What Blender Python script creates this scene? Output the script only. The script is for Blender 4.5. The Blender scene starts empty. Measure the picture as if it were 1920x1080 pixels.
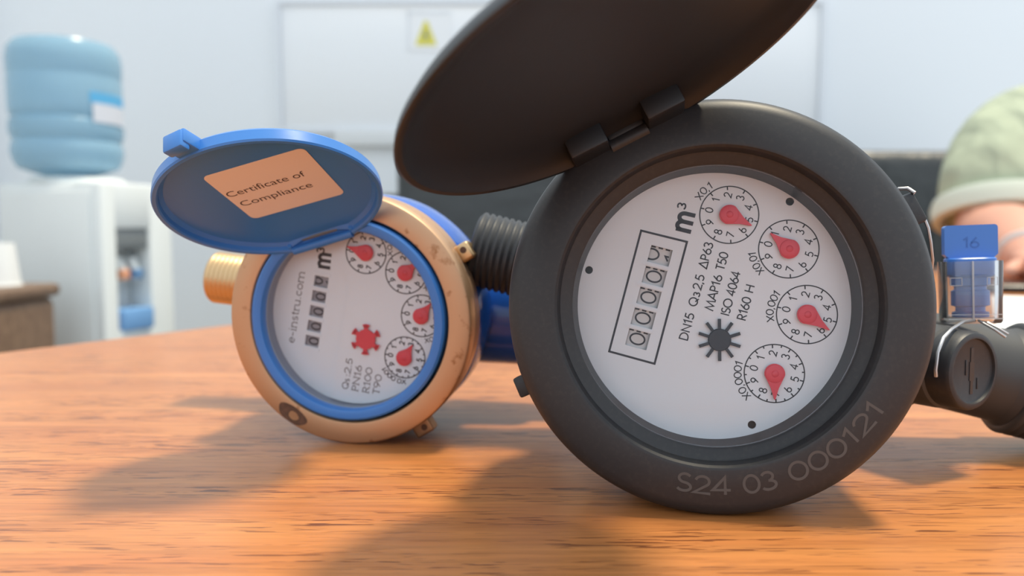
import bpy, bmesh, math, random
from mathutils import Vector, Matrix
random.seed(7)
C = bpy.context.scene.collection
SC = bpy.context.scene
R = math.radians
PI = math.pi
TZ = 0.75                      # height of the table top above the floor
CAMH = 0.0643                  # lens height above the table top
MM = 0.001

# ------------------------------------------------------------------ camera
PITCH = math.atan2(110, 1450)
cam_data = bpy.data.cameras.new('camera')
cam = bpy.data.objects.new('camera', cam_data)
C.objects.link(cam)
cam.location = (0, 0, TZ + CAMH)
cam.rotation_euler = (PI / 2 - PITCH, 0, 0)
cam_data.sensor_width = 36
cam_data.lens = 1450 / 1920 * 36
cam_data.clip_start = 0.01
cam_data.dof.use_dof = True
cam_data.dof.focus_distance = 0.178
cam_data.dof.aperture_fstop = 12.5
SC.camera = cam

# ------------------------------------------------------------------ world, sun, window light
SC.view_settings.view_transform = 'Standard'
SC.view_settings.look = 'None'
SC.view_settings.exposure = 0.0
SC.view_settings.gamma = 1.0
SC.view_settings.use_curve_mapping = False
W = bpy.data.worlds.new('daylight')
SC.world = W
W.use_nodes = True
bg = W.node_tree.nodes['Background']
bg.inputs[0].default_value = (0.83, 0.92, 1.0, 1)
bg.inputs[1].default_value = 1.35
sl = bpy.data.lights.new('sun', 'SUN')
sl.energy = 3.8
sl.angle = R(8)
sl.color = (1.0, 0.87, 0.64)
sun = bpy.data.objects.new('sun', sl)
C.objects.link(sun)
sun.rotation_euler = Vector((0.28, 0.07, 1.0)).to_track_quat('Z', 'Y').to_euler()
sun.location = (1.2, 0.5, 3.0)


# ------------------------------------------------------------------ materials
def mat(name, col, rough=0.5, metal=0.0, bump=None, var=None, stretch=None, **kw):
    m = bpy.data.materials.new(name)
    m.use_nodes = True
    nt = m.node_tree
    b = nt.nodes['Principled BSDF']
    b.inputs['Base Color'].default_value = (*col, 1)
    b.inputs['Roughness'].default_value = rough
    b.inputs['Metallic'].default_value = metal
    for k, v in kw.items():
        b.inputs[k.replace('_', ' ')].default_value = v
    tc = nt.nodes.new('ShaderNodeTexCoord')
    if bump:                                    # (scale, strength, distance)
        n = nt.nodes.new('ShaderNodeTexNoise')
        n.inputs['Scale'].default_value = bump[0]
        n.inputs['Detail'].default_value = 1.5 if stretch else 4
        if stretch:                             # folds that run one way
            mp = nt.nodes.new('ShaderNodeMapping')
            mp.inputs['Scale'].default_value = stretch
            mp.inputs['Rotation'].default_value = (R(20), R(35), 0)
            nt.links.new(tc.outputs['Object'], mp.inputs[0])
            nt.links.new(mp.outputs[0], n.inputs['Vector'])
        else:
            nt.links.new(tc.outputs['Object'], n.inputs['Vector'])
        bp = nt.nodes.new('ShaderNodeBump')
        bp.inputs['Strength'].default_value = bump[1]
        bp.inputs['Distance'].default_value = bump[2]
        nt.links.new(n.outputs[0], bp.inputs['Height'])
        nt.links.new(bp.outputs[0], b.inputs['Normal'])
    if var:                                     # (scale, second colour, lo, hi)
        n = nt.nodes.new('ShaderNodeTexNoise')
        n.inputs['Scale'].default_value = var[0]
        n.inputs['Detail'].default_value = 5
        nt.links.new(tc.outputs['Object'], n.inputs['Vector'])
        r = nt.nodes.new('ShaderNodeValToRGB')
        r.color_ramp.elements[0].position = var[2]
        r.color_ramp.elements[0].color = (*col, 1)
        r.color_ramp.elements[1].position = var[3]
        r.color_ramp.elements[1].color = (*var[1], 1)
        nt.links.new(n.outputs[0], r.inputs[0])
        nt.links.new(r.outputs[0], b.inputs['Base Color'])
    return m


def thin_glass(name, tint=(1, 1, 1), ior=1.45, rough=0.03, boost=1.0, milk=0.0):
    m = bpy.data.materials.new(name)
    m.use_nodes = True
    nt = m.node_tree
    for n in list(nt.nodes):
        nt.nodes.remove(n)
    out = nt.nodes.new('ShaderNodeOutputMaterial')
    mix = nt.nodes.new('ShaderNodeMixShader')
    fr = nt.nodes.new('ShaderNodeFresnel')
    fr.inputs[0].default_value = ior
    mu = nt.nodes.new('ShaderNodeMath')
    mu.operation = 'MULTIPLY'
    mu.use_clamp = True
    mu.inputs[1].default_value = boost
    tr = nt.nodes.new('ShaderNodeBsdfTransparent')
    tr.inputs[0].default_value = (*tint, 1)
    gl = nt.nodes.new('ShaderNodeBsdfGlossy')
    gl.inputs['Roughness'].default_value = rough
    nt.links.new(fr.outputs[0], mu.inputs[0])
    nt.links.new(mu.outputs[0], mix.inputs[0])
    nt.links.new(tr.outputs[0], mix.inputs[1])
    nt.links.new(gl.outputs[0], mix.inputs[2])
    if milk:                                    # slightly cloudy plastic
        df = nt.nodes.new('ShaderNodeBsdfDiffuse')
        df.inputs[0].default_value = (0.86, 0.88, 0.89, 1)
        m2 = nt.nodes.new('ShaderNodeMixShader')
        m2.inputs[0].default_value = milk
        nt.links.new(mix.outputs[0], m2.inputs[1])
        nt.links.new(df.outputs[0], m2.inputs[2])
        mix = m2
    nt.links.new(mix.outputs[0], out.inputs[0])
    return m


def wood_mat(name, c0, c1, dark, rough=0.32):
    """varnished veneer, grain running along object x"""
    m = bpy.data.materials.new(name)
    m.use_nodes = True
    nt = m.node_tree
    b = nt.nodes['Principled BSDF']
    N = nt.nodes.new
    L = nt.links.new
    tc = N('ShaderNodeTexCoord')

    def noise(sx, sy, det, dist=0.0):
        mp = N('ShaderNodeMapping')
        mp.inputs['Scale'].default_value = (sx, sy, 30)
        mp.inputs['Rotation'].default_value = (0, 0, R(-2))
        L(tc.outputs['Object'], mp.inputs[0])
        n = N('ShaderNodeTexNoise')
        n.inputs['Scale'].default_value = 1
        n.inputs['Detail'].default_value = det
        n.inputs['Distortion'].default_value = dist
        L(mp.outputs[0], n.inputs['Vector'])
        return n

    def ramp(n, p0, p1, a, bb):
        r = N('ShaderNodeValToRGB')
        r.color_ramp.elements[0].position = p0
        r.color_ramp.elements[1].position = p1
        r.color_ramp.elements[0].color = (*a, 1)
        r.color_ramp.elements[1].color = (*bb, 1)
        L(n.outputs[0], r.inputs[0])
        return r
    fig = ramp(noise(7, 70, 3, 1.2), 0.35, 0.68, c0, c1)
    fine = ramp(noise(30, 700, 2), 0.35, 0.62, (0.80,) * 3, (1, 1, 1))
    pore = ramp(noise(105, 1250, 1.5), 0.57, 0.61, (0, 0, 0), (1, 1, 1))
    gate = ramp(noise(14, 120, 2), 0.42, 0.60, (0.15,) * 3, (1, 1, 1))
    mul = N('ShaderNodeMix')
    mul.data_type = 'RGBA'
    mul.blend_type = 'MULTIPLY'
    mul.inputs[0].default_value = 1
    L(fig.outputs[0], mul.inputs[6])
    L(fine.outputs[0], mul.inputs[7])
    fm = N('ShaderNodeMath')
    fm.operation = 'MULTIPLY'
    L(pore.outputs[0], fm.inputs[0])
    L(gate.outputs[0], fm.inputs[1])
    fm2 = N('ShaderNodeMath')
    fm2.operation = 'MULTIPLY'
    fm2.inputs[1].default_value = 0.88
    L(fm.outputs[0], fm2.inputs[0])
    mx = N('ShaderNodeMix')
    mx.data_type = 'RGBA'
    L(fm2.outputs[0], mx.inputs[0])
    L(mul.outputs[2], mx.inputs[6])
    mx.inputs[7].default_value = (*dark, 1)
    L(mx.outputs[2], b.inputs['Base Color'])
    b.inputs['Roughness'].default_value = rough
    bp = N('ShaderNodeBump')
    bp.inputs['Strength'].default_value = 0.25
    bp.inputs['Distance'].default_value = 0.0002
    bp.invert = True
    L(fm.outputs[0], bp.inputs['Height'])
    L(bp.outputs[0], b.inputs['Normal'])
    return m


M_BLACK = mat('black_moulded_plastic', (0.018, 0.020, 0.024), 0.46, bump=(2600, 0.10, 0.0001), var=(900, (0.028, 0.028, 0.030), 0.5, 0.75))
M_BLACK2 = mat('dark_lid_plastic', (0.010, 0.0125, 0.017), 0.42, bump=(1500, 0.08, 0.0001))
M_GREY_PL = mat('charcoal_pipe_plastic', (0.045, 0.046, 0.047), 0.5, bump=(2000, 0.12, 0.0001))
M_DIAL = mat('white_dial_plastic', (0.72, 0.765, 0.82), 0.5, var=(6000, (0.69, 0.735, 0.79), 0.6, 0.8))
M_INK = mat('dark_navy_ink', (0.022, 0.026, 0.038), 0.6)
M_GREYINK = mat('grey_ink', (0.16, 0.16, 0.18), 0.6)
M_RED = mat('red_pointer_plastic', (0.66, 0.045, 0.075), 0.4)
M_STAR = mat('dark_blue_plastic_star', (0.022, 0.028, 0.042), 0.5)
M_WHEEL = mat('grey_number_wheel', (0.58, 0.59, 0.60), 0.5)
M_WHEEL2 = mat('mid_grey_number_wheel', (0.26, 0.27, 0.31), 0.5)
M_SERIAL = mat('engraved_grey_lettering', (0.085, 0.080, 0.078), 0.7)
M_GLASS = thin_glass('clear_dial_window', (0.985, 0.99, 0.995), 1.45, 0.03, 0.35)
M_BRASS = mat('machined_brass', (0.55, 0.35, 0.215), 0.46, 0.85, bump=(1200, 0.10, 0.0001), var=(240, (0.36, 0.19, 0.095), 0.62, 0.72))
M_BRASSR = mat('bright_turned_brass', (0.60, 0.41, 0.22), 0.32, 0.9, bump=(500, 0.3, 0.0002))
M_STAIN = mat('tarnish', (0.10, 0.050, 0.030), 0.6, 0.2, var=(700, (0.16, 0.075, 0.045), 0.4, 0.7))
M_STAIN2 = mat('worn_brass', (0.42, 0.24, 0.13), 0.5, 0.7)
M_BLUE = mat('bright_blue_plastic', (0.045, 0.20, 0.58), 0.28, bump=(350, 0.04, 0.0003))
M_BLUEP = mat('blue_enamel_paint', (0.018, 0.105, 0.47), 0.16, bump=(180, 0.2, 0.0006))
M_STICK = mat('matt_paper_sticker', (0.78, 0.70, 0.66), 0.6)
M_STICKINK = mat('brown_black_sticker_ink', (0.06, 0.035, 0.035), 0.6)
M_HOUSE = mat('grey_inner_sleeve', (0.26, 0.29, 0.36), 0.4)
M_SEALBLUE = mat('blue_seal_plastic', (0.055, 0.20, 0.62), 0.3, bump=(900, 0.06, 0.0002))
M_SEALCLR = thin_glass('clear_seal_plastic', (0.95, 0.96, 0.965), 1.5, 0.08, 1.3, 0.05)
M_SEALRIB = thin_glass('frosted_seal_edges', (0.95, 0.96, 0.965), 1.5, 0.15, 1.3, 0.35)
M_WIRE = mat('twisted_steel_wire', (0.50, 0.50, 0.51), 0.35, 0.9)
M_TABLE = wood_mat('varnished_orange_veneer', (0.51, 0.182, 0.054), (0.61, 0.242, 0.073), (0.13, 0.035, 0.012))
M_TABLE2 = mat('table_edge_wood', (0.30, 0.10, 0.04), 0.4)
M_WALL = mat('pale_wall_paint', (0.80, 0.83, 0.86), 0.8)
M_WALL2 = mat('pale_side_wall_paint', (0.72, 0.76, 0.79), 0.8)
M_FLOOR = mat('grey_floor_tile', (0.42, 0.42, 0.41), 0.5, var=(3, (0.36, 0.36, 0.35), 0.4, 0.7))
M_BOARD = mat('white_panel_enamel', (0.82, 0.84, 0.86), 0.45)
M_FRAME = mat('light_grey_frame', (0.72, 0.75, 0.79), 0.5)
M_TRUNK = mat('white_trunking', (0.70, 0.72, 0.73), 0.5)
M_COOL = mat('white_cooler_plastic', (0.74, 0.78, 0.78), 0.45)
M_COOL2 = mat('pale_grey_cooler_plastic', (0.62, 0.65, 0.65), 0.5)
M_DKGREY = mat('dark_grey_plastic', (0.20, 0.22, 0.23), 0.5)
M_TRAY = mat('blue_drip_tray', (0.17, 0.36, 0.66), 0.5)
M_TAPR = mat('orange_tap', (0.75, 0.36, 0.22), 0.4)
M_TAPB = mat('blue_tap', (0.14, 0.28, 0.50), 0.4)
M_BOTTLE = mat('blue_tinted_bottle', (0.36, 0.58, 0.73), 0.22, Transmission_Weight=0.4, IOR=1.3)
M_LBLUE = mat('blue_label', (0.10, 0.42, 0.72), 0.5)
M_LWHITE = mat('white_label', (0.66, 0.68, 0.74), 0.5)
M_SOFA = mat('black_sofa_leather', (0.035, 0.040, 0.042), 0.42, bump=(9, 0.5, 0.03))
M_CABW = wood_mat('brown_cabinet_wood', (0.17, 0.105, 0.068), (0.24, 0.155, 0.10), (0.06, 0.03, 0.02), 0.5)
M_CUP = mat('white_paper_cup', (0.82, 0.83, 0.82), 0.6)
M_PAPER = mat('white_paper', (0.86, 0.86, 0.86), 0.7)
M_SHIRT = mat('pale_sage_cotton', (0.37, 0.42, 0.31), 0.9, bump=(3.2, 0.6, 0.06), stretch=(7, 4, 1.6))
M_CUFF = mat('pale_cream_cuff', (0.60, 0.67, 0.58), 0.9)
M_SKIN = mat('skin', (0.60, 0.30, 0.21), 0.5)
M_TROU = mat('dark_trousers', (0.05, 0.055, 0.07), 0.9)
M_HAIR = mat('dark_hair', (0.02, 0.015, 0.012), 0.6)
M_STEEL = mat('brushed_steel', (0.62, 0.63, 0.64), 0.35, 0.6)
M_PHONE = mat('black_glass', (0.015, 0.017, 0.02), 0.2)
M_YELLOW = mat('warning_yellow', (0.72, 0.66, 0.10), 0.6)
M_SIGN = mat('white_sign_sheet', (0.86, 0.87, 0.88), 0.5)


# ------------------------------------------------------------------ mesh builder
class MB:
    def __init__(s):
        s.v = []
        s.f = []

    def add(s, vs, fs, M=None):
        o = len(s.v)
        for p in vs:
            p = Vector(p)
            s.v.append(M @ p if M else p)
        s.f += [tuple(i + o for i in f) for f in fs]
        return s

    def box(s, lo, hi, M=None, bev=0.0, seg=2):
        bm = bmesh.new()
        bmesh.ops.create_cube(bm, size=1)
        for v in bm.verts:
            v.co = Vector([(lo[i] + hi[i]) / 2 + v.co[i] * (hi[i] - lo[i]) for i in range(3)])
        if bev:
            bmesh.ops.bevel(bm, geom=bm.edges[:], offset=bev, segments=seg, profile=0.5, affect='EDGES')
        s.from_bm(bm, M)
        return s

    def from_bm(s, bm, M=None):
        bm.verts.index_update()
        s.add([v.co.copy() for v in bm.verts], [[v.index for v in f.verts] for f in bm.faces], M)
        bm.free()

    def lathe(s, prof, seg=96, M=None, closed=False):
        """profile of (r, z) about local z"""
        vs, fs = [], []
        n = len(prof)
        for k in range(seg):
            a = 2 * PI * k / seg
            c, d = math.cos(a), math.sin(a)
            vs += [(r * c, r * d, z) for r, z in prof]
        m = n if closed else n - 1
        for k in range(seg):
            k2 = (k + 1) % seg
            for i in range(m):
                j = (i + 1) % n
                fs.append((k * n + i, k2 * n + i, k2 * n + j, k * n + j))
        return s.add(vs, fs, M)

    def tube(s, path, rad, seg=10, M=None, cap=True):
        path = [Vector(p) for p in path]
        rads = rad if isinstance(rad, (list, tuple)) else [rad] * len(path)
        vs, fs = [], []
        up = None
        for i, p in enumerate(path):
            t = (path[min(i + 1, len(path) - 1)] - path[max(i - 1, 0)]).normalized()
            if up is None:
                up = t.orthogonal().normalized()
            up = (up - t * up.dot(t)).normalized()
            w = t.cross(up)
            for k in range(seg):
                a = 2 * PI * k / seg
                vs.append(p + (up * math.cos(a) + w * math.sin(a)) * rads[i])
        for i in range(len(path) - 1):
            for k in range(seg):
                k2 = (k + 1) % seg
                fs.append((i * seg + k, i * seg + k2, (i + 1) * seg + k2, (i + 1) * seg + k))
        if cap:
            fs.append(tuple(range(seg))[::-1])
            fs.append(tuple((len(path) - 1) * seg + k for k in range(seg)))
        return s.add(vs, fs, M)

    def prism(s, poly, z0, z1, M=None):
        n = len(poly)
        vs = [(x, y, z0) for x, y in poly] + [(x, y, z1) for x, y in poly]
        fs = [tuple(range(n))[::-1], tuple(range(n, 2 * n))]
        fs += [(i, (i + 1) % n, n + (i + 1) % n, n + i) for i in range(n)]
        return s.add(vs, fs, M)

    def plate(s, outer, holes, z0, z1, M=None):
        """flat plate with real holes: top face triangulated, walls down to z0"""
        bm = bmesh.new()
        es = []
        for lp in [outer] + holes:
            vs = [bm.verts.new((x, y, z1)) for x, y in lp]
            es += [bm.edges.new((vs[i], vs[(i + 1) % len(vs)])) for i in range(len(vs))]
        bmesh.ops.triangle_fill(bm, edges=es, use_beauty=True)
        bmesh.ops.recalc_face_normals(bm, faces=bm.faces[:])
        s.from_bm(bm, M)
        for lp in [outer] + holes:
            n = len(lp)
            s.add([(x, y, z1) for x, y in lp] + [(x, y, z0) for x, y in lp],
                  [(i, (i + 1) % n, n + (i + 1) % n, n + i) for i in range(n)], M)
        return s

    def ribbon(s, pts, w, fn, closed=False):
        """stroke of width w along 2D points; fn maps (x, y) to 3D"""
        n = len(pts)
        P = [Vector(p) for p in pts]
        vs, fs = [], []
        for i in range(n):
            if closed:
                a, b, c = P[i - 1], P[i], P[(i + 1) % n]
            else:
                a, b, c = P[max(i - 1, 0)], P[i], P[min(i + 1, n - 1)]
            d1 = (b - a).normalized() if (b - a).length > 1e-9 else (c - b).normalized()
            d2 = (c - b).normalized() if (c - b).length > 1e-9 else d1
            n1 = Vector((-d1.y, d1.x))
            n2 = Vector((-d2.y, d2.x))
            mt = n1 + n2
            mt = mt.normalized() if mt.length > 1e-6 else n1
            k = min(1 / max(mt.dot(n1), 0.3), 2.4) * w / 2
            vs.append(fn(*(b + mt * k)))
            vs.append(fn(*(b - mt * k)))
        m = n if closed else n - 1
        for i in range(m):
            j = (i + 1) % n
            fs.append((2 * i, 2 * i + 1, 2 * j + 1, 2 * j))
        return s.add(vs, fs)

    def build(s, name, material, parent=None, M=None, smooth=True, angle=35, recalc=True):
        me = bpy.data.meshes.new(name)
        off = ROOTLOC.get(parent.name, Vector((0, 0, 0))) if parent else Vector((0, 0, 0))
        me.from_pydata([((M @ v) if M else v) - off for v in s.v], [], s.f)
        if recalc:
            bm = bmesh.new()
            bm.from_mesh(me)
            bmesh.ops.remove_doubles(bm, verts=bm.verts[:], dist=1e-7)
            bmesh.ops.recalc_face_normals(bm, faces=bm.faces[:])
            bm.to_mesh(me)
            bm.free()
        me.materials.append(material)
        if smooth:
            me.polygons.foreach_set('use_smooth', [True] * len(me.polygons))
            try:
                me.set_sharp_from_angle(angle=R(angle))
            except Exception:
                pass
        me.update()
        o = bpy.data.objects.new(name, me)
        C.objects.link(o)
        if parent:
            o.parent = parent
            ROOTLOC[o.name] = off
        return o


ROOTLOC = {}


def root(name, loc, label, cat, group=None):
    o = bpy.data.objects.new(name, None)
    o.empty_display_size = 0.02
    C.objects.link(o)
    o.location = loc
    ROOTLOC[o.name] = Vector(loc)
    o['label'] = label
    o['category'] = cat
    if group:
        o['group'] = group
    return o


def tag(o, label, cat, group=None):
    o['label'] = label
    o['category'] = cat
    if group:
        o['group'] = group
    return o


def structure(o):
    o['kind'] = 'structure'
    return o


def frame(origin, n, roll=0.0):
    n = Vector(n).normalized()
    x = Vector((0, 0, 1)).cross(n).normalized()
    y = n.cross(x)
    M = Matrix((x, y, n)).transposed().to_4x4()
    M.translation = Vector(origin)
    return M @ Matrix.Rotation(roll, 4, 'Z')


def axis_frame(origin, z, x_hint=(1, 0, 0)):
    z = Vector(z).normalized()
    x = Vector(x_hint)
    x = (x - z * x.dot(z)).normalized()
    y = z.cross(x)
    M = Matrix((x, y, z)).transposed().to_4x4()
    M.translation = Vector(origin)
    return M


def circle_pts(cx, cy, r, n, a0=0.0):
    return [(cx + r * math.cos(a0 + 2 * PI * i / n), cy + r * math.sin(a0 + 2 * PI * i / n)) for i in range(n)]


# ------------------------------------------------------------------ stroke lettering (cap height 1)
def arc(cx, cy, rx, ry, a0, a1, n=14):
    return [(cx + rx * math.cos(R(a0 + (a1 - a0) * i / n)), cy + ry * math.sin(R(a0 + (a1 - a0) * i / n))) for i in range(n + 1)]


G = {
    '0': (0.66, [arc(.33, .5, .27, .45, 0, 360, 24)]),
    '1': (0.44, [[(.05, .74), (.27, .95), (.27, .04)]]),
    '2': (0.64, [arc(.31, .68, .24, .27, 170, -38) + [(.06, .05), (.60, .05)]]),
    '3': (0.60, [arc(.27, .72, .21, .23, 155, -85), arc(.27, .27, .25, .23, 88, -155)]),
    '4': (0.68, [[(.45, .03), (.45, .95), (.04, .27), (.63, .27)]]),
    '5': (0.62, [[(.52, .94), (.19, .94), (.11, .53)] + arc(.28, .32, .27, .27, 118, -140)]),
    '6': (0.64, [[(.43, .96), (.10, .44)], arc(.32, .30, .25, .25, 0, 360, 20)]),
    '7': (0.60, [[(.04, .94), (.56, .94), (.18, .03)]]),
    '8': (0.60, [arc(.30, .72, .20, .22, 0, 360, 18), arc(.30, .27, .25, .23, 0, 360, 18)]),
    '9': (0.64, [[(.21, .04), (.54, .56)], arc(.32, .70, .25, .25, 0, 360, 20)]),
    'X': (0.70, [[(.06, .03), (.62, .95)], [(.62, .03), (.06, .95)]]),
    ',': (0.26, [[(.13, .10), (.06, -.15)]]),
    '.': (0.26, [[(.08, .06), (.18, .06)]]),
    ':': (0.28, [[(.09, .08), (.19, .08)], [(.09, .55), (.19, .55)]]),
    '-': (0.50, [[(.06, .32), (.42, .32)]]),
    'D': (0.80, [[(.10, .05), (.10, .95), (.28, .95)] + arc(.28, .5, .42, .45, 85, -85) + [(.10, .05)]]),
    'N': (0.80, [[(.10, .03), (.10, .95), (.68, .05), (.68, .97)]]),
    'Q': (0.98, [arc(.46, .5, .42, .45, 0, 360, 26), [(.52, .30), (.88, .0)]]),
    'A': (0.82, [[(.04, .03), (.41, .97), (.78, .03)], [(.19, .34), (.63, .34)]]),
    'P': (0.60, [[(.10, .03), (.10, .95), (.27, .95)] + arc(.27, .71, .25, .24, 85, -85) + [(.10, .47)]]),
    'R': (0.64, [[(.10, .03), (.10, .95), (.27, .95)] + arc(.27, .71, .25, .24, 85, -85) + [(.10, .47)], [(.26, .47), (.58, .03)]]),
    'M': (1.0, [[(.05, .03), (.20, .95), (.50, .12), (.80, .95), (.95, .03)]]),
    'T': (0.58, [[(.02, .94), (.56, .94)], [(.29, .94), (.29, .03)]]),
    'I': (0.26, [[(.13, .03), (.13, .97)]]),
    'S': (0.58, [arc(.28, .72, .21, .23, 35, 270) + arc(.28, .27, .24, .22, 85, -145)]),
    'O': (0.96, [arc(.48, .5, .42, .45, 0, 360, 26)]),
    'H': (0.78, [[(.10, .03), (.10, .97)], [(.66, .03), (.66, .97)], [(.10, .5), (.66, .5)]]),
    'Δ': (0.82, [[(.06, .05), (.40, .93), (.74, .05), (.06, .05), (.40, .93)]]),
    'm': (1.06, [[(.10, .0), (.10, .64)], arc(.31, .40, .21, .22, 175, 0) + [(.52, 0)], arc(.73, .40, .21, .22, 180, 0) + [(.94, 0)]]),
    'n': (0.66, [[(.10, .0), (.10, .64)], arc(.31, .40, .21, .22, 175, 0) + [(.52, 0)]]),
    'e': (0.62, [[(.08, .34), (.54, .34)] + arc(.31, .32, .23, .29, 10, 318)]),
    'i': (0.28, [[(.13, .0), (.13, .62)], [(.09, .88), (.17, .88)]]),
    's': (0.48, [arc(.23, .46, .15, .15, 40, 270, 8) + arc(.23, .17, .17, .15, 85, -145, 8)]),
    't': (0.40, [[(.18, .86), (.18, .12), (.24, .03), (.34, .06)], [(.03, .62), (.33, .62)]]),
    'r': (0.44, [[(.10, .0), (.10, .64)], arc(.30, .38, .20, .22, 170, 55, 6)]),
    'u': (0.66, [[(.10, .62)] + arc(.31, .24, .21, .22, 180, 360) + [(.52, .62)], [(.52, .62), (.52, 0)]]),
    'c': (0.56, [arc(.31, .31, .23, .29, 48, 318)]),
    'o': (0.64, [arc(.32, .31, .24, .29, 0, 360, 20)]),
    ' ': (0.36, []),
}
SERIF = {'i': [(.02, 0, .24), (.02, .60, .13)], 'n': [(.0, 0, .22), (.42, 0, .62), (.0, .62, .1)], 'm': [(.0, 0, .22), (.42, 0, .62), (.84, 0, 1.04), (.0, .62, .1)],
         'r': [(.0, 0, .24), (.0, .62, .1)], 'u': [(.0, .62, .14), (.42, .62, .54), (.52, 0, .62)], 'P': [(.0, .02, .26), (.0, .95, .1)],
         'N': [(.0, .02, .22), (.56, .96, .8), (.0, .95, .1)], 'R': [(.0, .02, .26), (.48, .02, .68), (.0, .95, .1)],
         'T': [(.17, .02, .41)], '1': [(.10, .02, .44)], '2': [], '4': []}


def text(mb, s, h, w, fn, width=None, serif=False, track=0.0, center=False, w2=None):
    """letters as flat strokes; baseline from (0,0); fn(x, y) -> 3D"""
    tot = sum(G[c][0] + track for c in s)
    kx = (width / (tot * h)) if width else 1.0
    x = -tot * h * kx / 2 if center else 0.0
    for c in s:
        adv, st = G[c]
        items = list(st)
        for pl in items:
            closed = len(pl) > 10 and abs(pl[0][0] - pl[-1][0]) < 1e-6 and abs(pl[0][1] - pl[-1][1]) < 1e-6
            q = pl[:-1] if closed else pl
            mb.ribbon([(x + a * h * kx, b * h) for a, b in q], w, fn, closed)
        if serif:
            for a, b, d in SERIF.get(c, []):
                mb.ribbon([(x + a * h * kx, b * h), (x + d * h * kx, b * h)], w * 0.6, fn)
        x += (adv + track) * h * kx
    return mb


def straight(px, py, ang, z):
    c, s_ = math.cos(ang), math.sin(ang)
    return lambda x, y: (px + x * c - y * s_, py + x * s_ + y * c, z)


def on_arc(cx, cy, r, a0, z, cw=True):
    """baseline on a circle of radius r starting at angle a0; cw: letter tops outward, ccw: tops inward"""
    def f(x, y):
        rr = r + y if cw else r - y
        a = a0 - x / r if cw else a0 + x / r
        return (cx + rr * math.cos(a), cy + rr * math.sin(a), z)
    return f


# ------------------------------------------------------------------ room
def room():
    structure(MB().box((-4, -3, -0.05), (4.2, 3.0, 0)).build('floor', M_FLOOR, smooth=False))
    structure(MB().box((-1.95, 2.95, 0), (4.2, 3.07, 2.7)).build('wall_back', M_WALL, smooth=False))
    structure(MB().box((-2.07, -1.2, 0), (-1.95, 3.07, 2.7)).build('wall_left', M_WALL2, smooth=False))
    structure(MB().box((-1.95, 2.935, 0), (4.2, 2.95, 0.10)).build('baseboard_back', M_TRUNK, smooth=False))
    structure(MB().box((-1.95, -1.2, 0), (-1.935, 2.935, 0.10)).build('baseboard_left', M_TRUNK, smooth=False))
    # cable trunking along the back wall
    structure(MB().box((-0.66, 2.905, 1.125), (0.5, 2.95, 1.185), bev=0.004).build('trim_1', M_TRUNK))


def wall_board():
    y = 2.93
    x0, x1, z0, z1 = -0.855, 1.14, 1.19, 1.64
    r = root('wall_panel', ((x0 + x1) / 2, y, z0), 'wide white panel mounted on the back wall behind the black lid', 'panel')
    MB().box((x0, y - 0.006, z0), (x1, y + 0.02, z1), bev=0.003).build('panel_face', M_BOARD, r)
    f = MB()
    t = 0.018
    f.box((x0 - t, y - 0.016, z0 - t), (x0, y + 0.02, z1 + t))
    f.box((x1, y - 0.016, z0 - t), (x1 + t, y + 0.02, z1 + t))
    f.box((x0, y - 0.016, z0 - t), (x1, y + 0.02, z0))
    f.box((x0, y - 0.016, z1), (x1, y + 0.02, z1 + t))
    f.build('frame', M_FRAME, r)
    # warning sheet on it
    s = root('warning_sign', (-0.30, y - 0.007, 1.47), 'small white sign with a yellow warning triangle beside the black lid', 'sign')
    MB().box((-0.385, y - 0.0095, 1.475), (-0.225, y - 0.0065, 1.615)).build('sheet', M_SIGN, s)
    fb = MB()
    fb.box((-0.385, y - 0.0115, 1.475), (-0.378, y - 0.0095, 1.615))
    fb.box((-0.385, y - 0.0115, 1.608), (-0.225, y - 0.0095, 1.615))
    fb.build('border', M_FRAME, s)
    T = Matrix(((1, 0, 0, -0.318), (0, 0, -1, y - 0.0098), (0, 1, 0, 1.535), (0, 0, 0, 1)))
    tri = MB().prism([(-0.040, -0.042), (0.040, -0.042), (0.006, 0.046), (-0.006, 0.046)], 0, 0.0012, T).build('triangle', M_YELLOW, s)
    b = MB().prism([(0.004, 0.024), (-0.012, -0.012), (-0.001, -0.010), (-0.005, -0.034), (0.012, -0.002), (0.001, -0.004)], 0.0013, 0.0020, T)
    b.build('lightning_bolt', M_DKGREY, tri, smooth=False)


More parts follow.
